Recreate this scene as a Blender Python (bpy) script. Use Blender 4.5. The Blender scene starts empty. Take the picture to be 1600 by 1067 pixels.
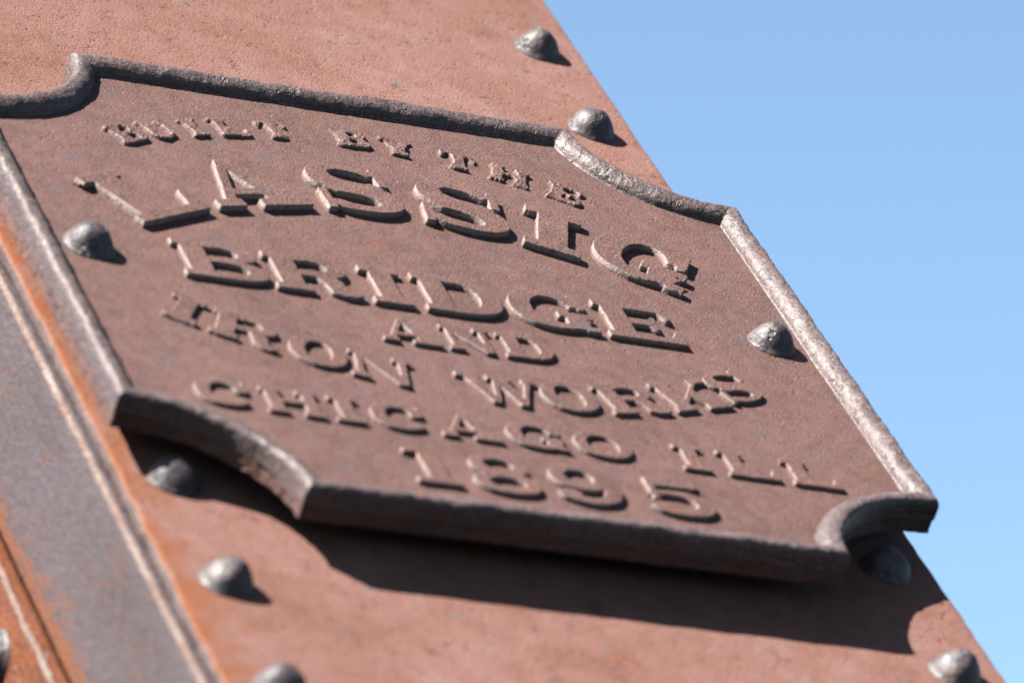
import bpy, math, random
import numpy as np
from mathutils import Matrix, Vector, noise as mnoise

random.seed(7)
scene = bpy.context.scene
COL = scene.collection

# ------------------------------------------------------------------ camera
# local axes of the plate: X right, Y up, Z out of the face. World: (X, -Z, Y + H0)
# and the whole inclined end post then leans back by LEAN about the world X axis
LEAN = math.radians(48)
H0 = 3.60
def W(p):                      # unleaned frame, used for coordinates inside a thing
    return (p[0], -p[2], p[1])
ROT = Matrix.Rotation(-LEAN, 4, 'X')
def place(o, p):               # stand a thing's Empty at plate-frame point p
    o.location = ROT @ Vector(W(p)) + Vector((0, 0, H0))
    o.rotation_euler = (-LEAN, 0, 0)
    return W(p)

def rodrigues(w):
    w = np.array(w); t = np.linalg.norm(w); k = w / t
    K = np.array([[0, -k[2], k[1]], [k[2], 0, -k[0]], [-k[1], k[0], 0]])
    return np.eye(3) + np.sin(t) * K + (1 - np.cos(t)) * K @ K

R = rodrigues([2.02433763, -0.12872321, 0.5205941])
T = np.array([-0.04898325, -0.03357655, 4.61708338])
O = -R.T @ T
def Wd(v):
    return ROT.to_3x3() @ Vector((v[0], -v[2], v[1]))
cam_d = bpy.data.cameras.new('camera')
cam = bpy.data.objects.new('camera', cam_d)
COL.objects.link(cam)
rx, ry, rz = Wd(R[0]), Wd(-R[1]), Wd(-R[2])
m = Matrix((rx, ry, rz)).transposed().to_4x4()
m.translation = ROT @ Vector(W(O)) + Vector((0, 0, H0))
cam.matrix_world = m
cam_d.sensor_width = 36.0
cam_d.lens = 10676.56 / 1600 * 36
cam_d.clip_start = 0.1
cam_d.clip_end = 500
cam_d.dof.use_dof = True
cam_d.dof.focus_distance = float((R @ np.array([0.12, 0.24, -0.01]) + T)[2])
cam_d.dof.aperture_fstop = 6.0
cam_d.dof.aperture_blades = 8
scene.camera = cam

# ------------------------------------------------------------------ sun and sky
sun_dir = Wd((-1.07, 0.90, 0.98)).normalized()        # towards the sun, world axes
sun_el = math.asin(sun_dir.z)
sun_az = math.atan2(sun_dir.x, sun_dir.y)
sd = bpy.data.lights.new('sun', 'SUN')
sd.energy = 5.0
sd.angle = math.radians(0.53)
sd.color = (1.0, 0.95, 0.88)
so = bpy.data.objects.new('sun', sd)
COL.objects.link(so)
so.rotation_euler = sun_dir.to_track_quat('Z', 'Y').to_euler()
so.location = (0, 0, 10)

world = bpy.data.worlds.new('World')
scene.world = world
world.use_nodes = True
nt = world.node_tree
nt.nodes.clear()
sky = nt.nodes.new('ShaderNodeTexSky')
sky.sky_type = 'NISHITA'
sky.sun_disc = False
sky.sun_elevation = sun_el
sky.sun_rotation = sun_az
sky.altitude = 300
sky.air_density = 0.33
sky.dust_density = 0.6
sky.ozone_density = 1.5
bg = nt.nodes.new('ShaderNodeBackground')
bg.inputs['Strength'].default_value = 0.05
wo = nt.nodes.new('ShaderNodeOutputWorld')
tint = nt.nodes.new('ShaderNodeMix'); tint.data_type = 'RGBA'; tint.blend_type = 'MULTIPLY'
tint.inputs[0].default_value = 1.0
tint.inputs[7].default_value = (1.16, 1.19, 0.975, 1)      # the camera's rendering of clear blue
nt.links.new(sky.outputs[0], tint.inputs[6])
nt.links.new(tint.outputs[2], bg.inputs[0])
nt.links.new(bg.outputs[0], wo.inputs[0])

scene.view_settings.view_transform = 'Standard'
scene.view_settings.look = 'None'
scene.view_settings.gamma = 1
scene.view_settings.exposure = 3.05

# ------------------------------------------------------------------ helpers
def obj(name, verts, faces, mat, parent=None, smooth=True, label=None):
    me = bpy.data.meshes.new(name)
    me.from_pydata([tuple(v) for v in verts], [], [tuple(f) for f in faces])
    me.update()
    if smooth:
        me.polygons.foreach_set('use_smooth', [True] * len(me.polygons))
    me.materials.append(mat)
    o = bpy.data.objects.new(name, me)
    COL.objects.link(o)
    if parent:
        o.parent = parent
    if label:
        o['label'] = label
    return o

def thing(name, label, cat):
    o = bpy.data.objects.new(name, None)
    COL.objects.link(o)
    o.empty_display_size = 0.05
    o['label'] = label
    o['category'] = cat
    return o

def nz(x, y, z, s):
    return mnoise.noise(Vector((x * s, y * s, z * s)))

# ------------------------------------------------------------------ materials
def rust(name, stops, scale=40.0, blotch=6.0, rough=(0.5, 0.75), bump=0.5, grain=900.0,
         flake=None, stretch=(1, 1, 1), spec=0.5, streak=None, pits=0.0, speck=None, wash=None, lit_edge_wear=None, midb=0.0006, cracks=False, cg=(0.68, 1.36)):
    """weathered paint / rust: broad blotches + fine grain, bump at two scales"""
    mt = bpy.data.materials.new(name)
    mt.use_nodes = True
    n = mt.node_tree; n.nodes.clear(); L = n.links.new
    out = n.nodes.new('ShaderNodeOutputMaterial')
    b = n.nodes.new('ShaderNodeBsdfPrincipled')
    L(b.outputs[0], out.inputs[0])
    tc = n.nodes.new('ShaderNodeTexCoord')
    oi = n.nodes.new('ShaderNodeObjectInfo')
    ad = n.nodes.new('ShaderNodeVectorMath'); ad.operation = 'ADD'
    L(tc.outputs['Object'], ad.inputs[0]); L(oi.outputs['Location'], ad.inputs[1])
    mp = n.nodes.new('ShaderNodeMapping')
    mp.inputs['Scale'].default_value = stretch
    L(ad.outputs[0], mp.inputs['Vector'])
    def tex(sc, det=6, ro=0.6, dist=0.0, src=mp):
        t = n.nodes.new('ShaderNodeTexNoise')
        t.inputs['Scale'].default_value = sc
        t.inputs['Detail'].default_value = det
        t.inputs['Roughness'].default_value = ro
        t.inputs['Distortion'].default_value = dist
        L(src.outputs[0] if src is mp else src, t.inputs['Vector'])
        return t.outputs['Fac']
    def math_(op, a, c, d=None):
        k = n.nodes.new('ShaderNodeMath'); k.operation = op
        for i, v in enumerate((a, c, d)):
            if v is None: continue
            if isinstance(v, (int, float)): k.inputs[i].default_value = v
            else: L(v, k.inputs[i])
        return k.outputs[0]
    def ramp(f, st):
        r = n.nodes.new('ShaderNodeValToRGB')
        e = r.color_ramp.elements
        e[0].position, e[0].color = st[0][0], (*st[0][1], 1)
        e[1].position, e[1].color = st[-1][0], (*st[-1][1], 1)
        for p_, c_ in st[1:-1]:
            k = e.new(p_); k.color = (*c_, 1)
        L(f, r.inputs[0])
        return r.outputs[0]
    def mix(f, a, c, mode='MIX'):
        k = n.nodes.new('ShaderNodeMix'); k.data_type = 'RGBA'; k.blend_type = mode
        if isinstance(f, (int, float)): k.inputs[0].default_value = f
        else: L(f, k.inputs[0])
        for i, v in ((6, a), (7, c)):
            if isinstance(v, tuple): k.inputs[i].default_value = (*v, 1)
            else: L(v, k.inputs[i])
        return k.outputs[2]
    big = tex(blotch, 4, 0.55, 0.3)
    mid = tex(scale, 6, 0.65, 0.2)
    fine = tex(grain, 2, 0.6)
    f = math_('ADD', math_('MULTIPLY', big, 0.45), math_('MULTIPLY', mid, 0.55))
    f = math_('ADD', math_('MULTIPLY', f, 0.72), math_('MULTIPLY', fine, 0.28))
    col = ramp(f, stops)
    fr = n.nodes.new('ShaderNodeMapRange')
    L(fine, fr.inputs[0])
    fr.inputs[1].default_value = 0.3; fr.inputs[2].default_value = 0.7
    fr.inputs[3].default_value = cg[0]; fr.inputs[4].default_value = cg[1]
    col = mix(1.0, col, fr.outputs[0], 'MULTIPLY')
    if flake:      # (colour, noise scale, threshold)
        fc, fs, ft = flake
        fm = n.nodes.new('ShaderNodeMapRange')
        L(tex(fs, 5, 0.6, 0.6), fm.inputs[0])
        fm.inputs[1].default_value = ft; fm.inputs[2].default_value = ft + 0.03
        col = mix(math_('MULTIPLY', fm.outputs[0], 0.7), col, fc)
    if streak:
        sc_, ss, st_ = streak
        sm = n.nodes.new('ShaderNodeMapRange')
        L(tex(ss, 5, 0.6, 0.4), sm.inputs[0])
        sm.inputs[1].default_value = st_; sm.inputs[2].default_value = st_ + 0.14
        col = mix(math_('MULTIPLY', sm.outputs[0], 0.75), col, sc_)
    if speck:
        sc_, ss, st_ = speck
        sm = n.nodes.new('ShaderNodeMapRange')
        L(tex(ss, 1, 0.5, 0.0), sm.inputs[0])
        sm.inputs[1].default_value = st_; sm.inputs[2].default_value = st_ + 0.05
        col = mix(math_('MULTIPLY', sm.outputs[0], 0.8), col, sc_)
    if cracks:     # short hairline cracks where the paint skin lifts
        c1 = math_('ABSOLUTE', math_('SUBTRACT', tex(95, 4, 0.6, 0.5), 0.5), 0)
        m1 = n.nodes.new('ShaderNodeMapRange'); L(c1, m1.inputs[0])
        m1.inputs[1].default_value = 0.006; m1.inputs[2].default_value = 0.013; m1.inputs[3].default_value = 1; m1.inputs[4].default_value = 0
        m2 = n.nodes.new('ShaderNodeMapRange'); L(tex(48, 3, 0.6), m2.inputs[0])
        m2.inputs[1].default_value = 0.60; m2.inputs[2].default_value = 0.66
        crk = math_('MULTIPLY', m1.outputs[0], m2.outputs[0])
        col = mix(math_('MULTIPLY', crk, 0.8), col, (0.018, 0.010, 0.008))
    if lit_edge_wear:       # rubbed, dusty steep edges, painted paler to imitate sunlit edge lines, whichever way they face
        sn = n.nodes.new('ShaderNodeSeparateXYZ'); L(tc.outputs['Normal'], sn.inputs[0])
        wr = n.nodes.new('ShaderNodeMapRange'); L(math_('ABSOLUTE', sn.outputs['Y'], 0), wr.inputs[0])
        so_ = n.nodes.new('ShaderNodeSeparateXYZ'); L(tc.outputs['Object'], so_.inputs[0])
        eh = n.nodes.new('ShaderNodeMapRange'); L(so_.outputs['Y'], eh.inputs[0])      # only near the proud edge
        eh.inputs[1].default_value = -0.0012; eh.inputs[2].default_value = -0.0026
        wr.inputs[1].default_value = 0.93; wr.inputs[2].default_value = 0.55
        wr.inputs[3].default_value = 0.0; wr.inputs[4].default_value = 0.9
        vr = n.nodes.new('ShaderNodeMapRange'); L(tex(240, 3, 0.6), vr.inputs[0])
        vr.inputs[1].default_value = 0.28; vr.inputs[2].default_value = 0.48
        col = mix(math_('MULTIPLY', math_('MULTIPLY', wr.outputs[0], eh.outputs[0]), vr.outputs[0]), col, lit_edge_wear)
    if wash:       # (colour, x where it has faded out, x where it is full): rust creeping in from the joint
        wc, x0_, x1_, wax = wash
        sx = n.nodes.new('ShaderNodeSeparateXYZ'); L(tc.outputs['Object'], sx.inputs[0])
        wob_ = math_('ADD', sx.outputs[wax], math_('MULTIPLY', math_('SUBTRACT', mid, 0.5), 0.11))
        wob_ = math_('ADD', wob_, math_('MULTIPLY', math_('SUBTRACT', big, 0.5), 0.08))
        wm = n.nodes.new('ShaderNodeMapRange'); L(wob_, wm.inputs[0])
        wm.inputs[1].default_value = x0_; wm.inputs[2].default_value = x1_
        wm.inputs[3].default_value = 0; wm.inputs[4].default_value = 0.85
        col = mix(wm.outputs[0], col, wc)
    L(col, b.inputs['Base Color'])
    rr = n.nodes.new('ShaderNodeMapRange')
    L(mid, rr.inputs[0])
    rr.inputs[1].default_value = 0.3; rr.inputs[2].default_value = 0.7
    rr.inputs[3].default_value = rough[0]; rr.inputs[4].default_value = rough[1]
    L(rr.outputs[0], b.inputs['Roughness'])
    b.inputs['Specular IOR Level'].default_value = spec
    h = math_('ADD', math_('MULTIPLY', tex(grain * 0.55, 3, 0.6), 0.0009), math_('MULTIPLY', mid, midb))
    if pits:
        v = tex(grain * 0.16, 3, 0.7)
        pr = n.nodes.new('ShaderNodeMapRange')
        L(v, pr.inputs[0])
        pr.inputs[1].default_value = 0.28; pr.inputs[2].default_value = 0.42
        pr.inputs[3].default_value = -pits; pr.inputs[4].default_value = 0.0
        h = math_('ADD', h, pr.outputs[0])
    if cracks:
        h = math_('ADD', h, math_('MULTIPLY', crk, -0.0008))
    bp = n.nodes.new('ShaderNodeBump')
    bp.inputs['Strength'].default_value = bump
    bp.inputs['Distance'].default_value = 1.0
    L(h, bp.inputs['Height'])
    L(bp.outputs[0], b.inputs['Normal'])
    return mt

M_cast = rust('cast_iron_brown', [(0.30, (0.0217, 0.0112, 0.0100)), (0.45, (0.0377, 0.0204, 0.0180)), (0.56, (0.0479, 0.0262, 0.0232)), (0.70, (0.0616, 0.0321, 0.0253))],
              scale=75, blotch=12, rough=(0.55, 0.75), bump=0.9, grain=1150, spec=0.12, streak=((0.0625, 0.0220, 0.0105), 34, 0.60), pits=0.0006,
              flake=((0.0353, 0.0266, 0.0276), 45, 0.61), speck=((0.1077, 0.0787, 0.0686), 520, 0.72), cg=(0.50, 1.55))
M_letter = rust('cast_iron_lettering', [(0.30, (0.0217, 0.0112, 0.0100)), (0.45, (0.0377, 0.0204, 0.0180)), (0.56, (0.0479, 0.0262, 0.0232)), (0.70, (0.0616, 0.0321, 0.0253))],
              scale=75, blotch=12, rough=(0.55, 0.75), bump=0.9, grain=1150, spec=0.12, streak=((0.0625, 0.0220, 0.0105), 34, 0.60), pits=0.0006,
              flake=((0.0353, 0.0266, 0.0276), 45, 0.61), speck=((0.1077, 0.0787, 0.0686), 520, 0.72), lit_edge_wear=(0.1012, 0.0817, 0.0774), cg=(0.50, 1.55))
M_rim = rust('worn_rim_iron', [(0.30, (0.0198, 0.0137, 0.0139)), (0.5, (0.0356, 0.0257, 0.0261)), (0.70, (0.0554, 0.0420, 0.0411))],
             scale=95, blotch=16, rough=(0.42, 0.62), bump=1.05, grain=560, spec=0.20, pits=0.0008, streak=((0.0454, 0.0210, 0.0133), 40, 0.60),
             speck=((0.0889, 0.0735, 0.0666), 420, 0.71), cg=(0.50, 1.55))
M_cover = rust('salmon_rust_paint', [(0.30, (0.0439, 0.0181, 0.0126)), (0.45, (0.0670, 0.0330, 0.0258)), (0.55, (0.0754, 0.0399, 0.0339)), (0.70, (0.0880, 0.0517, 0.0472))],
               scale=42, blotch=8, rough=(0.6, 0.8), bump=0.9, grain=950, spec=0.07,
               flake=((0.0529, 0.0418, 0.0428), 75, 0.63), streak=((0.0713, 0.0245, 0.0102), 24, 0.61), pits=0.0008, speck=((0.0306, 0.0122, 0.0082), 130, 0.74),
               wash=((0.0733, 0.0245, 0.0102), -0.252, -0.285, 'X'), cracks=True)
M_web = rust('slate_mill_scale', [(0.30, (0.0212, 0.0104, 0.0091)), (0.44, (0.0292, 0.0216, 0.0226)), (0.57, (0.0345, 0.0285, 0.0317)), (0.72, (0.0531, 0.0401, 0.0397))],
             scale=170, blotch=14, rough=(0.55, 0.75), bump=1.1, grain=620, spec=0.10, stretch=(1, 1, 0.45), streak=((0.0434, 0.0217, 0.0159), 60, 0.60), speck=((0.0585, 0.0250, 0.0150), 200, 0.66),
             wash=((0.0651, 0.0225, 0.0092), -0.140, -0.127, 'Y'))
M_gusset = rust('orange_rust', [(0.30, (0.0163, 0.0077, 0.0061)), (0.44, (0.0407, 0.0133, 0.0063)), (0.56, (0.0611, 0.0194, 0.0079)), (0.70, (0.0713, 0.0296, 0.0163))],
                scale=60, blotch=18, rough=(0.5, 0.75), bump=1.1, grain=560, spec=0.10,
                flake=((0.0754, 0.0631, 0.0560), 70, 0.64), stretch=(1, 1, 0.4), pits=0.0008)
M_side = rust('rust_grey_edge', [(0.30, (0.0284, 0.0159, 0.0134)), (0.46, (0.0459, 0.0317, 0.0301)), (0.60, (0.0585, 0.0451, 0.0434)), (0.72, (0.0710, 0.0551, 0.0518))],
              scale=120, blotch=30, rough=(0.55, 0.75), bump=1.1, grain=600, spec=0.10, stretch=(1, 1, 0.5))
M_edge = rust('flaking_lit_edge', [(0.36, (0.0326, 0.0139, 0.0098)), (0.46, (0.0505, 0.0293, 0.0236)), (0.56, (0.0652, 0.0505, 0.0433)), (0.66, (0.0856, 0.0774, 0.0701))],
              scale=85, blotch=30, rough=(0.55, 0.75), bump=1.2, grain=450, spec=0.10, stretch=(1, 1, 0.6), pits=0.0010)  # flaking paint, with the sun highlight on rounded edges put into its pale colour
M_rivet = rust('dark_rivet_paint', [(0.30, (0.0108, 0.0084, 0.0096)), (0.50, (0.0203, 0.0162, 0.0196)), (0.72, (0.0379, 0.0301, 0.0334))],
               scale=95, blotch=60, rough=(0.44, 0.62), bump=0.9, grain=500, spec=0.24, streak=((0.0334, 0.0175, 0.0134), 75, 0.55), speck=((0.0459, 0.0250, 0.0184), 110, 0.62), pits=0.0014)

# ------------------------------------------------------------------ name plate
A_X, A_Y, OX = 0.2970, 0.2975, 0.0065      # half width, half height, centre offset in x
NRX, NRY = 0.103, 0.0910                   # half axes of the corner scoops
Z_FACE, Z_BACK = -0.0096, -0.0265
BR = 0.0088                               # bead radius
Z_WALL = -0.0470

plate = thing('name_plate', 'brown cast iron name plate with raised lettering and scooped corners', 'name plate')
PORG = place(plate, (0, 0, Z_BACK))
def PL(p):      # local coordinates of the plate thing
    w = W(p); q = PORG
    return (w[0] - q[0], w[1] - q[1], w[2] - q[2])

def outline(d):
    """closed outline inset by d: four straight sides joined by scooped corners, clockwise from the top right"""
    rx_, ry_ = NRX + d, NRY + d
    segs = []
    for i, (sx, sy) in enumerate([(1, 1), (1, -1), (-1, -1), (-1, 1)]):
        t0, t1 = math.asin(d / ry_), math.acos(d / rx_)      # from the horizontal side to the vertical side
        seg = [(sx * (A_X - rx_ * math.cos(t)) + OX, sy * (A_Y - ry_ * math.sin(t))) for t in np.linspace(t0, t1, 80)]
        segs.append(seg if i % 2 == 0 else seg[::-1])
    out = []
    for i in range(4):
        out += segs[i]
        p, q = segs[i][-1], segs[(i + 1) % 4][0]
        out += [(p[0] + (q[0] - p[0]) * t, p[1] + (q[1] - p[1]) * t) for t in np.linspace(0, 1, 202)[1:-1]]
    return out

def bead_jitter(x, y, z, amp):
    n1 = nz(x + 3, y + 5, z, 260) * 0.45 + nz(x, y, z, 110) * 0.55 + nz(x, y + 9, z, 35) * 0.9
    return amp * n1

# rim bead: profile (inset d, height z) from the outside foot over the crest to the face
BA, BH, BO = 0.0084, 0.0102, 0.0044
prof = [(0.0, -0.0150), (0.0, -0.0110), (0.0, -0.0080)]
for a in np.linspace(math.pi, math.pi / 2, 9):
    prof.append((BO + BO * math.cos(a), -0.0062 + 0.0062 * math.sin(a) ** 0.9))
for a in np.linspace(math.pi / 2, 0.05, 10)[1:]:
    prof.append((BO + (1.95 * BA - BO) * math.cos(a), -BH + BH * math.sin(a) ** 0.95))
prof.append((1.95 * BA + 0.0016, Z_FACE - 0.0005))
V = []; F = []
rings = [outline(max(d, 0.0)) for d, z in prof]
N = len(rings[0])
for j, (d, z) in enumerate(prof):
    for i in range(N):
        x, y = rings[j][i]
        k = 1.0 if 1 < j < len(prof) - 1 else 0.0
        dz = bead_jitter(x, y, z, 0.0013) * k
        hx = bead_jitter(x + 7, y, z, 0.0006) * k
        V.append(PL((x + hx, y + hx, z + dz)))
for j in range(len(prof) - 1):
    for i in range(N):
        a, b_ = j * N + i, j * N + (i + 1) % N
        F.append((a, b_, b_ + N, a + N))
obj('raised_rim', V, F, M_rim, plate)

# body: side wall and back, plus the flat sunk panel (a fine grid so that it is not dead flat)
ro = outline(0.0)
ys_side = [(-0.0146, 0.0004)] + [(z, 0.0006) for z in np.arange(-0.0158, -0.0245, -0.0012)] + [(-0.0255, 0.0002), (Z_BACK, 0.0015)]
V = []; F = []
for z, ins in ys_side:
    rr_ = outline(ins) if ins else ro
    for (x, y) in rr_:
        j = nz(x, y, z, 60) * 0.0007 + nz(x, y, z + 5, 240) * 0.0009
        V.append(PL((x + j, y + j, z)))
for j in range(len(ys_side) - 1):
    for i in range(N):
        a, b_ = j * N + i, j * N + (i + 1) % N
        F.append((a + N, b_ + N, b_, a))
F.append(tuple((len(ys_side) - 1) * N + i for i in range(N)))
obj('plate_body', V, F, M_cast, plate)
# sunk face: grid clipped to inside of the rim foot
ring = outline(1.95 * BA + 0.0006)
V = [PL((x, y, Z_FACE)) for x, y in ring]
F = [tuple(range(N - 1, -1, -1))]
face = obj('sunk_face', V, F, M_cast, plate, smooth=False)
if face.data.polygons[0].normal.y > 0:
    face.data.flip_normals()

# ------------------------------------------------------------------ letters (cap height 1, width w)
def box(X, Y, x0, y0, x1, y1): return (X >= x0) & (X <= x1) & (Y >= y0) & (Y <= y1)
def ell(X, Y, cx, cy, rx_, ry_, n_=2.0, rot=0.0):
    c, s = math.cos(rot), math.sin(rot)
    u = (X - cx) * c + (Y - cy) * s; v = -(X - cx) * s + (Y - cy) * c
    return np.abs(u / rx_) ** n_ + np.abs(v / ry_) ** n_ <= 1
def poly(X, Y, pts):
    ins = np.zeros(X.shape, bool); n_ = len(pts)
    for i in range(n_):
        (x0, y0), (x1, y1) = pts[i], pts[(i + 1) % n_]
        if y0 == y1: continue
        c = ((y0 > Y) != (y1 > Y)) & (X < (x1 - x0) * (Y - y0) / (y1 - y0) + x0)
        ins ^= c
    return ins
S_, T_ = 0.35, 0.15     # stem and slab thickness
def glyph(ch, w, X, Y):
    B = lambda *a: box(X, Y, *a)
    E_ = lambda *a, **k: ell(X, Y, *a, **k)
    P = lambda *a: poly(X, Y, list(a))
    s, t = S_, T_
    def stem(x0, x1, so=0.10):
        return B(x0, 0, x1, 1)
    def slab(x0, x1, top):
        return B(x0, 1 - t, x1, 1) if top else B(x0, 0, x1, t)
    if ch == 'I' or ch == 'i':
        c = w / 2; hs = min(s, w * 0.56) / 2
        return B(c - hs, 0, c + hs, 1) | slab(0, w, 1) | slab(0, w, 0)
    if ch == 'L':
        return B(0.1, 0, 0.1 + s, 1) | slab(-0.045, 0.2 + s, 1) | slab(0, w, 0) | P((w, 0), (w, 0.44), (w - 0.09, 0.44), (w - 0.20, t), (w - 0.3, 0))
    if ch == 'E':
        return (B(0.1, 0, 0.1 + s, 1) | slab(0, w - 0.04, 1) | slab(0, w, 0)
                | P((w, 0), (w, 0.38), (w - 0.08, 0.38), (w - 0.19, t), (w - 0.3, 0))
                | P((w - 0.04, 1), (w - 0.04, 0.66), (w - 0.11, 0.66), (w - 0.21, 1 - t), (w - 0.3, 1))
                | B(0.1 + s, 0.44, w - 0.36, 0.56) | P((w - 0.36, 0.34), (w - 0.30, 0.34), (w - 0.30, 0.68), (w - 0.36, 0.68), (w - 0.46, 0.56), (w - 0.46, 0.44)))
    if ch == 'T':
        c = w / 2
        return (B(c - s / 2, 0, c + s / 2, 1) | slab(0, w, 1) | slab(c - s / 2 - 0.11, c + s / 2 + 0.11, 0)
                | P((0, 1), (0, 0.62), (0.08, 0.62), (0.17, 1 - t), (0.2, 1)) | P((w, 1), (w, 0.62), (w - 0.08, 0.62), (w - 0.17, 1 - t), (w - 0.2, 1)))
    if ch == 'H':
        s2 = min(s, 0.30)
        return (B(0.09, 0, 0.09 + s2, 1) | B(w - 0.09 - s2, 0, w - 0.09, 1) | slab(0, 0.18 + s2, 1) | slab(0, 0.18 + s2, 0)
                | slab(w - 0.18 - s2, w, 1) | slab(w - 0.18 - s2, w, 0) | B(0.1, 0.44, w - 0.1, 0.57))
    if ch == 'U':
        st = B(0.1, 0.38, 0.1 + s, 1) | B(w - 0.24, 0.38, w - 0.10, 1) | slab(0, 0.2 + s, 1) | slab(w - 0.34, w, 1)
        cx = w / 2; bowl = E_(cx, 0.40, cx - 0.1, 0.42, 2.4) & (Y < 0.41) & ~(E_(cx + 0.10, 0.41, (w - 0.34 - s) / 2, 0.29) & (Y < 0.42))
        return st | bowl
    if ch == 'D':
        o = E_(w * 0.40, 0.5, w * 0.60, 0.5, 2.5) & (X > w * 0.30)
        i_ = E_(w * 0.48, 0.5, w * 0.52 - s * 0.92, 0.5 - t, 2.3)
        body = (o | B(0.1, 0, w * 0.42, 1)) & ~(i_ & (X > 0.1 + s)) & ~(box(X, Y, 0.1 + s, t, w * 0.48, 1 - t))
        return body | slab(0, 0.3, 1) | slab(0, 0.3, 0)
    if ch == 'B':
        o = (E_(w * 0.45, 0.745, w * 0.50, 0.255, 2.6) & (X > w * 0.4)) | (E_(w * 0.45, 0.27, w * 0.55, 0.27, 2.6) & (X > w * 0.4)) | B(0.1, 0, w * 0.46, 1)
        c1 = box(X, Y, 0.1 + s, 0.57, w * 0.56, 1 - t) | (E_(w * 0.55, 0.72, w * 0.40 - s * 0.8, 0.15))
        c2 = box(X, Y, 0.1 + s, t, w * 0.57, 0.45) | (E_(w * 0.56, 0.29, w * 0.44 - s * 0.82, 0.16))
        c1 &= X > 0.1 + s; c2 &= X > 0.1 + s
        return (o & ~c1 & ~c2) | slab(0, 0.3, 1) | slab(0, 0.3, 0)
    if ch == 'R':
        o = (E_(w * 0.42, 0.72, w * 0.50, 0.28, 2.6) & (X > w * 0.36)) | B(0.1, 0.44, w * 0.44, 1) | B(0.1, 0, 0.1 + s, 1)
        c1 = (box(X, Y, 0.1 + s, 0.56, w * 0.52, 1 - t) | E_(w * 0.52, 0.715, w * 0.40 - s * 0.8, 0.155)) & (X > 0.1 + s)
        leg = P((w * 0.50, 0.54), (w * 0.74, 0.50), (w * 0.82, 0.38), (w * 0.86, 0.16), (w * 0.92, 0.11), (w, 0.16), (w, 0.05), (w * 0.9, -0.01), (w * 0.76, 0.0), (w * 0.64, 0.08), (w * 0.60, 0.30), (w * 0.54, 0.42))
        return (o & ~c1) | leg | slab(0, 0.3, 1) | slab(0, 0.2 + s, 0)
    if ch == 'O':
        return E_(w / 2, 0.5, w / 2, 0.52, 2.2) & ~E_(w / 2, 0.5, w / 2 - s * 0.86, 0.52 - t, 2.1, rot=0.06)
    if ch in 'CG':
        o = E_(w / 2, 0.5, w / 2, 0.52, 2.2) & ~E_(w * 0.54, 0.5, w / 2 - s * 0.82, 0.52 - t, 2.1)
        if ch == 'C':
            o &= ~box(X, Y, w * 0.60, 0.33, w + 1, 0.64)
            o &= ~(box(X, Y, w * 0.9, 0.22, w + 1, 0.6))
            return o | B(w - 0.11, 0.58, w - 0.01, 0.99) | E_(w - 0.19, 0.66, 0.13, 0.11)
        o &= ~box(X, Y, w * 0.64, 0.30, w + 1, 0.64)
        return (o | P((w - 0.20, 1.0), (w - 0.03, 1.0), (w - 0.03, 0.60), (w - 0.14, 0.60), (w - 0.26, 0.80)) | B(w - 0.42, 0.03, w - 0.10, 0.46)
                | B(w - 0.52, 0.34, w + 0.01, 0.48) | P((w - 0.2, 0.0), (w + 0.03, 0.0), (w + 0.03, 0.13), (w - 0.12, 0.13)))
    if ch == 'S' :
        o = E_(w * 0.48, 0.725, w * 0.47, 0.295, 2.3) | E_(w * 0.52, 0.285, w * 0.48, 0.305, 2.3)
        o &= ~E_(w * 0.56, 0.765, w * 0.27, 0.125, 2.1, rot=-0.22)
        o &= ~E_(w * 0.44, 0.245, w * 0.27, 0.125, 2.1, rot=-0.22)
        o &= ~P((w * 0.62, 0.78), (w + 0.1, 0.86), (w + 0.1, 0.60), (w * 0.94, 0.52), (w * 0.72, 0.655))
        o &= ~P((w * 0.38, 0.24), (-0.1, 0.14), (-0.1, 0.40), (w * 0.06, 0.50), (w * 0.28, 0.36))
        return o | B(w * 0.84, 0.60, w * 0.95, 1.0) | B(w * 0.03, 0.0, w * 0.14, 0.42)
    if ch == 'A':
        return ((P((w * 0.44, 1), (w * 0.62, 1), (w - 0.08, 0), (w - 0.08 - s * 1.12, 0), (w * 0.46, 0.86)))
                | P((w * 0.44, 1), (w * 0.53, 0.95), (0.235, 0), (0.09, 0)) | B(w * 0.27, 0.24, w * 0.70, 0.37)
                | slab(0, 0.36, 0) | slab(w - 0.30 - s, w, 0)) & (Y <= 1)
    if ch == 'N':
        return (B(0.11, 0, 0.25, 1) | B(w - 0.25, 0, w - 0.11, 1) | P((0.05, 1), (0.10 + s, 1), (w - 0.11, 0.12), (w - 0.11, 0), (w - 0.30, 0), (0.11, 0.9))
                | slab(0, 0.16 + s, 1) | slab(0, 0.36, 0) | slab(w - 0.36, w, 1))
    if ch == 'W':
        q = s * 0.86
        return (P((0.09, 1), (0.09 + q, 1), (w * 0.36 + 0.06, 0), (w * 0.36 - 0.09, 0)) | P((w * 0.36 - 0.04, 0), (w * 0.36 + 0.06, 0), (w * 0.56, 1), (w * 0.47, 1))
                | P((w * 0.43, 1), (w * 0.43 + q, 1), (w * 0.70 + 0.06, 0), (w * 0.70 - 0.09, 0)) | P((w * 0.70 - 0.04, 0), (w * 0.70 + 0.06, 0), (w - 0.10, 1), (w - 0.22, 1))
                | slab(0, 0.18 + q, 1) | slab(w * 0.38, w * 0.50 + q, 1) | slab(w - 0.30, w, 1))
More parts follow.
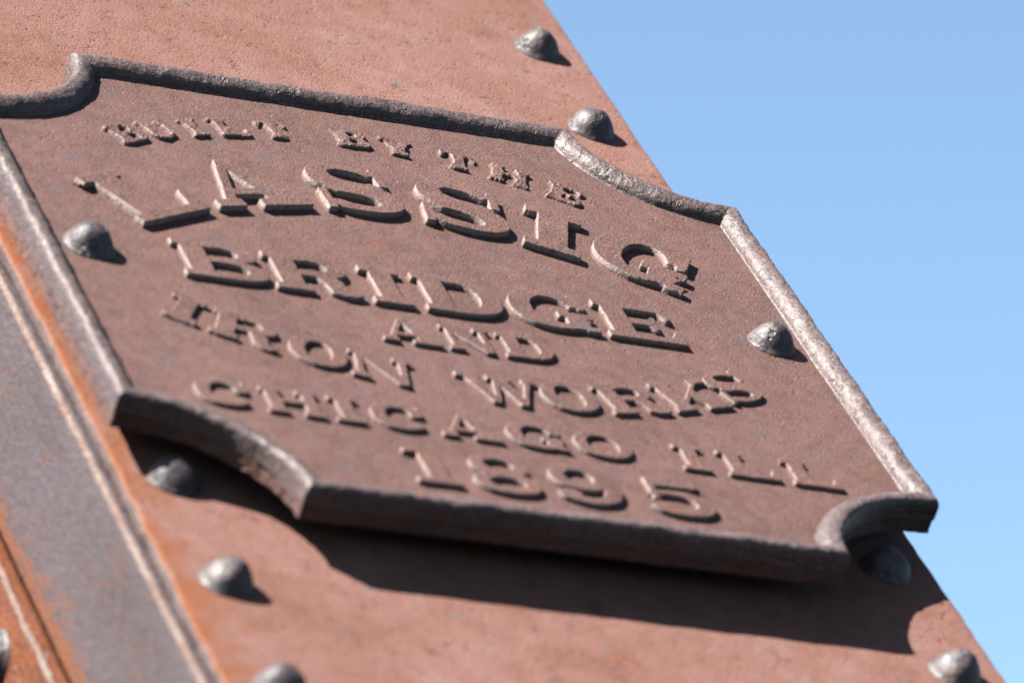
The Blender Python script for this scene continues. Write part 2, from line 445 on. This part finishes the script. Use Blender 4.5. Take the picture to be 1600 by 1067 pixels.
    if ch == 'K':
        return (B(0.09, 0, 0.09 + s, 1) | slab(0, 0.18 + s, 1) | slab(0, 0.18 + s, 0)
                | P((0.09 + s, 0.36), (w - 0.24, 1), (w - 0.12, 1), (0.09 + s, 0.22)) | slab(w - 0.42, w - 0.02, 1)
                | P((w * 0.46, 0.50), (w * 0.60, 0.68), (w - 0.05, 0.06), (w - 0.08, 0), (w - 0.12 - s, 0)) | slab(w - 0.24 - s, w, 0))
    if ch == 'Y':
        c = w / 2
        return (P((0.10, 1), (0.12 + s, 1), (c + s / 2, 0.5), (c + s / 2, 0), (c - s / 2, 0), (c - s / 2, 0.42))
                | P((w - 0.10, 1), (w - 0.24, 1), (c, 0.52), (c + s / 2, 0.40)) | slab(0, 0.2 + s, 1) | slab(w - 0.36, w, 1) | slab(c - s / 2 - 0.10, c + s / 2 + 0.10, 0))
    if ch == '1':
        c = w * 0.55; h = s * 0.95 / 2
        return B(c - h, 0, c + h, 1) | slab(0, w, 0) | P((c, 1), (0.0, 0.93), (0.0, 0.80), (c, 0.86))
    if ch == '8':
        return ((E_(w * 0.5, 0.74, w * 0.43, 0.28, 2.2) & ~E_(w * 0.5, 0.76, w * 0.22, 0.15)) | E_(w * 0.5, 0.27, w * 0.5, 0.29, 2.2)) & ~E_(w * 0.5, 0.26, w * 0.27, 0.15) & ~E_(w * 0.5, 0.76, w * 0.22, 0.15)
    if ch == '9':
        top = E_(w * 0.47, 0.69, w * 0.47, 0.33, 2.2) & ~E_(w * 0.44, 0.70, w * 0.21, 0.20)
        sw = E_(w * 0.46, 0.50, w * 0.54, 0.52, 2.2) & ~E_(w * 0.38, 0.50, w * 0.36, 0.39, 2.2)
        sw &= ~box(X, Y, -1, 0.26, w * 0.5, 2) & ~box(X, Y, -1, 0.8, w * 0.6, 2)
        return top | sw | E_(w * 0.17, 0.20, w * 0.17, 0.13)
    if ch == '5':
        bowl = E_(w * 0.47, 0.32, w * 0.53, 0.34, 2.2) & ~E_(w * 0.38, 0.33, w * 0.34, 0.21, 2.1)
        bowl &= ~box(X, Y, -1, 0.22, w * 0.20, 0.52)
        return bowl | B(w * 0.08, 0.40, w * 0.19, 1) | P((w * 0.08, 1), (w * 0.80, 1), (w * 0.92, 1), (w * 0.86, 0.78), (w * 0.08, 0.78)) | E_(w * 0.15, 0.20, w * 0.15, 0.12)
    return B(0, 0, w, 1)

def blur(a, sig):
    r = int(3 * sig + 1); k = np.exp(-np.arange(-r, r + 1) ** 2 / (2 * sig * sig)); k /= k.sum()
    for ax in (0, 1):
        pw = [(0, 0), (0, 0)]; pw[ax] = (r, r)
        p = np.pad(a, pw, mode='edge'); n_ = a.shape[ax]; o = np.zeros(a.shape)
        for i, w_ in enumerate(k):
            o += w_ * (p[i:i + n_, :] if ax == 0 else p[:, i:i + n_])
        a = o
    return a

rng = np.random.RandomState(3)
def smooth_noise(shape, sig):
    a = blur(rng.randn(*shape), sig)
    return a / (a.std() + 1e-9)

STEP = 0.00045
def make_letter(ch, h, w, x, y, ang, height, worn=0.3, name='letter'):
    """h, w in metres; (x, y) middle of the baseline; ang degrees counter-clockwise"""
    mar = 0.0035; SS = 2; st = STEP / SS
    nx = int((w + 2 * mar + 0.03 * h) / STEP) * SS; ny = int((h * 1.06 + 2 * mar) / STEP) * SS
    gx = (np.arange(nx) + 0.5) * st - mar; gy = (np.arange(ny) + 0.5) * st - mar - 0.03 * h
    Xg, Yg = np.meshgrid(gx, gy)
    # ragged outline: wobble the sampling position
    wob = (0.00006 + 0.00035 * worn)
    Xs = Xg + wob * smooth_noise(Xg.shape, 9); Ys = Yg + wob * smooth_noise(Xg.shape, 9)
    mask = glyph(ch, w / h, Xs / h, Ys / h).astype(float)
    g = blur(mask, (0.00045 + (0.0006 if worn < 0.6 else 0.00095) * worn) / st)
    g = g[SS // 2::SS, SS // 2::SS]; gx2 = gx[SS // 2::SS]; gy2 = gy[SS // 2::SS]
    n1 = smooth_noise(g.shape, 1.3); n2 = smooth_noise(g.shape, 7)
    hgt = np.clip((g - 0.13 + 0.03 * worn * n1) / 0.52, 0, 1)
    hgt = hgt * hgt * (3 - 2 * hgt)
    z = height * hgt * (1 + 0.05 * worn * n2) + 0.00012 * n1 * (0.4 + worn) * hgt
    if worn > 0.6:
        z *= np.clip(1.0 + 0.28 * smooth_noise(g.shape, 9), 0.3, 1.1)
    z = z - 0.0003
    keep = blur((g > 0.10).astype(float), 1.0) > 0.02
    idx = -np.ones(g.shape, int); idx[keep] = np.arange(keep.sum())
    jj, ii = np.nonzero(keep)
    lx = gx2[ii] - w / 2; ly = gy2[jj]; lz = z[jj, ii]
    a = math.radians(ang); c, s = math.cos(a), math.sin(a)
    Vn = np.stack([lx, -lz, ly], 1)
    q = keep[:-1, :-1] & keep[1:, :-1] & keep[:-1, 1:] & keep[1:, 1:]
    j, i = np.nonzero(q)
    Fn = np.stack([idx[j, i], idx[j, i + 1], idx[j + 1, i + 1], idx[j + 1, i]], 1)
    me = bpy.data.meshes.new(name)
    me.from_pydata(Vn.tolist(), [], Fn.tolist())
    me.polygons.foreach_set('use_smooth', [True] * len(me.polygons))
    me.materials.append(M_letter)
    o = bpy.data.objects.new(name, me)
    COL.objects.link(o)
    o.parent = plate
    o.location = PL((x, y, Z_FACE))
    o.rotation_euler = (0, -a, 0)
    o['label'] = ('raised numeral ' if ch.isdigit() else 'raised letter ') + ch
    return o

MM = 0.001
def straight(row, base_y, h, height, worn, slope=0.0, name='letter'):
    for ch, x0, x1 in row:
        xc = (x0 + x1) / 2 * MM
        make_letter(ch, h * MM, (x1 - x0) * MM, xc, base_y * MM + slope * xc, math.degrees(slope), height, worn, name)
def arch(row, cx, cy, r, h, height, worn, smile=False):
    for ch, deg, w, *lift in row:          # lift: this letter stands a little above its arc
        a = math.radians(deg)
        q = r + (lift[0] if lift else 0) * (-1 if smile else 1)
        if not smile:
            x, y, g = cx + q * math.sin(a), cy + q * math.cos(a), -deg
        else:
            x, y, g = cx + q * math.sin(a), cy - q * math.cos(a), deg
        make_letter(ch, h * MM, w * MM, x * MM, y * MM, g, height, worn)

arch([('B', -29.3, 27), ('U', -24.5, 26), ('I', -19.4, 15), ('L', -14.4, 26), ('T', -8.6, 25), ('B', 1.0, 27), ('Y', 6.6, 26),
      ('T', 13.8, 27), ('H', 19.8, 30), ('E', 26.4, 26)], 5, -125, 350, 25, 0.0030, 1.0)
arch([('L', -31.6, 69), ('A', -17.4, 80), ('S', -3.5, 65), ('S', 9.1, 66), ('I', 19.4, 42), ('G', 29.3, 70, 4)], 8, -221, 340, 64.5, 0.0058, 0.2)
straight([('B', -187, -124), ('R', -121, -57), ('I', -50, -20), ('D', -11, 51), ('G', 57, 118), ('E', 126, 185)], -15.5, 50, 0.0046, 0.18, -0.008)
straight([('A', -60, -16), ('N', -11, 26), ('D', 31, 70)], -67.5, 33, 0.0036, 0.3)
arch([('I', -29.3, 24), ('R', -23.6, 48), ('O', -17.0, 41), ('N', -11.2, 44), ('W', 0.2, 60), ('O', 7.0, 42), ('R', 13.6, 49), ('K', 20.8, 52, 2), ('S', 26.9, 37, 5)],
     8, 312, 449, 37, 0.0036, 0.25, smile=True)
straight([('C', -228, -189), ('H', -180, -139), ('I', -132, -111), ('C', -104, -65), ('A', -57, -13), ('G', -7, 34), ('O', 42, 84),
          ('I', 118, 139), ('L', 152, 190), ('L', 200, 237)], -193, 32, 0.0034, 0.35, -0.012)
straight([('1', -97, -65), ('8', -54, -6), ('9', 6, 55), ('5', 74, 121)], -261, 46, 0.0040, 0.25, name='numeral')

# ------------------------------------------------------------------ rivets
def rivet_mesh(name, rad, ht, seed):
    na = 48
    prof_ = [(0.08, 0.995), (0.18, 0.98), (0.29, 0.945), (0.40, 0.89), (0.51, 0.81), (0.61, 0.71), (0.70, 0.59), (0.78, 0.455),
             (0.84, 0.33), (0.885, 0.225), (0.925, 0.15), (0.96, 0.095), (0.99, 0.055), (1.0, 0.01)]
    nr = len(prof_)
    V = [(0, 0, ht)]; F = []
    for (pr, pz) in prof_:
        rr_, z = rad * pr, ht * pz
        for k in range(na):
            b_ = 2 * math.pi * k / na
            x, y = rr_ * math.cos(b_), rr_ * math.sin(b_)
            j = 1 + 0.07 * mnoise.noise(Vector((x * 60 + seed, y * 60, z * 60))) + 0.022 * mnoise.noise(Vector((x * 210, y * 210 + seed, z * 210)))
            V.append((x * j, y * j, z * (2 * j - 1)))
    nb = len(V)
    for k in range(na):
        b_ = 2 * math.pi * k / na
        V.append((rad * math.cos(b_), rad * math.sin(b_), -0.002))
    for k in range(na):
        F.append((0, 1 + k, 1 + (k + 1) % na))
    for i in range(nr):
        for k in range(na):
            a, b_ = 1 + i * na + k, 1 + i * na + (k + 1) % na
            F.append((a, a + na, b_ + na, b_))
    me = bpy.data.meshes.new(name)
    me.from_pydata(V, [], F)
    me.polygons.foreach_set('use_smooth', [True] * len(me.polygons))
    me.materials.append(M_rivet)
    return me
RIV = [rivet_mesh('rivet', 0.0186, 0.0172, s_ * 7.3) for s_ in range(5)]
def rivet(parent, p, k, facing='Z', label=None, scale=1.0):
    o = bpy.data.objects.new('rivet', RIV[k % 5])
    COL.objects.link(o)
    o.parent = parent
    q = PORG if parent is plate else SORG; w = W(p)
    o.location = (w[0] - q[0], w[1] - q[1], w[2] - q[2])
    spin = k * 1.3
    if facing == 'Z':
        o.rotation_euler = (math.pi / 2, spin, 0)
    else:       # -X
        o.rotation_euler = (0, -math.pi / 2, 0)
    o.scale = (scale,) * 3
    if label: o['label'] = label
    return o
rivet(plate, (-0.2490, 0.0125, Z_FACE), 0)
rivet(plate, (0.2605, 0.0110, Z_FACE), 1, scale=0.97)
# distance pieces behind the plate that carry it on the post
def cyl(name, p0, r_, length, mat, parent):
    V = []; F = []; n_ = 24
    for z in (0, -length):
        for k in range(n_):
            a = 2 * math.pi * k / n_
            V.append((r_ * math.cos(a), -z, r_ * math.sin(a)))
    for k in range(n_): F.append((k, (k + 1) % n_, n_ + (k + 1) % n_, n_ + k))
    F.append(tuple(range(n_))); F.append(tuple(range(2 * n_ - 1, n_ - 1, -1)))
    o = obj(name, V, F, mat, parent)
    o.location = PL(p0)
    return o
for px, py in ((-0.249, 0.0125), (0.26, 0.011)):
    cyl('spacer', (px, py, Z_BACK + 0.001), 0.016, Z_BACK - Z_WALL + 0.0005, M_rivet, plate)

# ------------------------------------------------------------------ steel post behind
post = thing('steel_post', 'riveted salmon red steel bridge post the cast name plate is fixed to', 'post')
SORG = place(post, (0, -1.2, -0.30))
def PO(p):
    w = W(p); q = SORG
    return (w[0] - q[0], w[1] - q[1], w[2] - q[2])
def ext(name, sec, y0, y1, mat, parent, amp=0.0, freq=30.0, step=0.004, fine=None, smooth=True, label=None, segmats=None, extra=(), knobs=0.0):
    """extrude a closed section (x, z, wobble weight) along Y with a wandering, knobbly surface"""
    lo, hi = fine if fine else (y0, y1)
    ys = [y0] + list(np.arange(lo, hi, step)) + [y1]
    ys = sorted(set(round(float(v), 5) for v in ys))
    n_ = len(sec); V = []; F = []
    for y in ys:
        for (x, z, wt) in sec:
            kn = 1.0 + knobs * min(1.0, max(0.0, (-0.16 - y) / 0.12))
            j = amp * kn * wt * (nz(x, y, z, freq) * 0.7 + nz(x + 4, y, z, freq * 4) * 0.45)
            j2 = amp * wt * nz(x, y + 3, z, freq * 2)
            V.append(PO((x + j, y, z + 0.5 * j2)))
    for r_ in range(len(ys) - 1):
        for i in range(n_):
            a, b_ = r_ * n_ + i, r_ * n_ + (i + 1) % n_
            F.append((a, b_, b_ + n_, a + n_))
    F.append(tuple(range(n_ - 1, -1, -1))); F.append(tuple((len(ys) - 1) * n_ + i for i in range(n_)))
    o = obj(name, V, F, mat, parent, smooth=smooth, label=label)
    for mm in extra: o.data.materials.append(mm)
    if segmats:
        ids = [segmats.get(i % n_, 0) for i in range((len(ys) - 1) * n_)] + [0, 0]
        o.data.polygons.foreach_set('material_index', ids)
    return o
def arcp(cx, cz, r_, a0, a1, n_, wt):
    return [(cx + r_ * math.cos(math.radians(a)), cz + r_ * math.sin(math.radians(a)), wt) for a in np.linspace(a0, a1, n_)]
XL, XR = -0.2830, 0.3085
Y0, Y1 = -1.2, 1.5
FINE = (-0.62, 0.85)
zt, zb = Z_WALL, Z_WALL - 0.0125
sec = (arcp(XR - 0.0015, zt - 0.0015, 0.0015, 90, 0, 4, 0.5) + [(XR, zb + 0.0005, 0.5), (XR - 0.004, zb, 0), (XL + 0.004, zb, 0), (XL, zb + 0.0005, 0.6), (XL, zt - 0.004, 0.8)]
       + arcp(XL + 0.0022, zt - 0.0022, 0.0022, 180, 90, 5, 1.0) + [(XL + 0.006, zt, 0), (XR - 0.006, zt, 0)])
# section indices: 0-3 right round, 4 right side, 5-6 underside, 7-8 left side, 9-13 left rounded corner
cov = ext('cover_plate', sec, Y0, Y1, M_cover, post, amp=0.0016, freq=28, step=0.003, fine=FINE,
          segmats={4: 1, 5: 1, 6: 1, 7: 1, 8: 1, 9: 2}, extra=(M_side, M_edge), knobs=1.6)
for p_ in cov.data.polygons:      # big flat face stays flat
    if p_.area > 0.0008: p_.use_smooth = False
# channel leg under the cover plate, left: rounded heel, long side leg running back
XC = -0.2890
zc = zb - 0.0003
sec = ([(XC + 0.09, zc, 0), (XC + 0.008, zc, 0.2)] + arcp(XC + 0.0042, zc - 0.0042, 0.0042, 90, 180, 8, 0.9)
       + [(XC, zc - 0.02, 0.15), (XC + 0.0003, zc - 0.06, 0.15), (XC + 0.0001, -0.168, 0.15), (XC + 0.0002, -0.55, 0), (XC + 0.012, -0.55, 0), (XC + 0.012, zc - 0.013, 0), (XC + 0.09, zc - 0.011, 0)])
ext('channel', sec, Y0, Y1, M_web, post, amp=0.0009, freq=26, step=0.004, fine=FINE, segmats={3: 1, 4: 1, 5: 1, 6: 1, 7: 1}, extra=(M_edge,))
# right side channel (mirror)
sec2 = [(-x + 0.03, z, w_) for (x, z, w_) in reversed(sec)]
ext('channel', sec2, Y0, Y1, M_web, post, amp=0.0009, freq=26, step=0.01, fine=FINE)
# side gusset plate on the channel
zg = -0.1745; XG = XC - 0.0155
sec = ([(XC - 0.0004, zg - 0.0006, 0.6), (XC - 0.008, zg, 0.7)] + arcp(XG + 0.003, zg - 0.003, 0.003, 90, 180, 5, 1.0)
       + [(XG, zg - 0.008, 0.6), (XG, zg - 0.03, 0.25), (XG, -0.50, 0), (XC - 0.0004, -0.50, 0)])
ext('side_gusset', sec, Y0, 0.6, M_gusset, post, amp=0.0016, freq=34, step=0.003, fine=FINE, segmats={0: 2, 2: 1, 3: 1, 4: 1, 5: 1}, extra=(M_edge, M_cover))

k = 0
PITCH = 0.1267
for x_, ys in ((0.2702, [0.529 + PITCH, 0.529, 0.3997, -0.2262, -0.3561, -0.3561 - PITCH]), (-0.2460, [0.529, 0.400, -0.2295, -0.3524, -0.4768])):
    for y_ in ys:
        rivet(post, (x_, y_, Z_WALL), k); k += 1
rivet(post, (XG, -0.188, -0.213), 2, facing='X')
rivet(post, (XG, -0.188 - PITCH, -0.213), 3, facing='X')
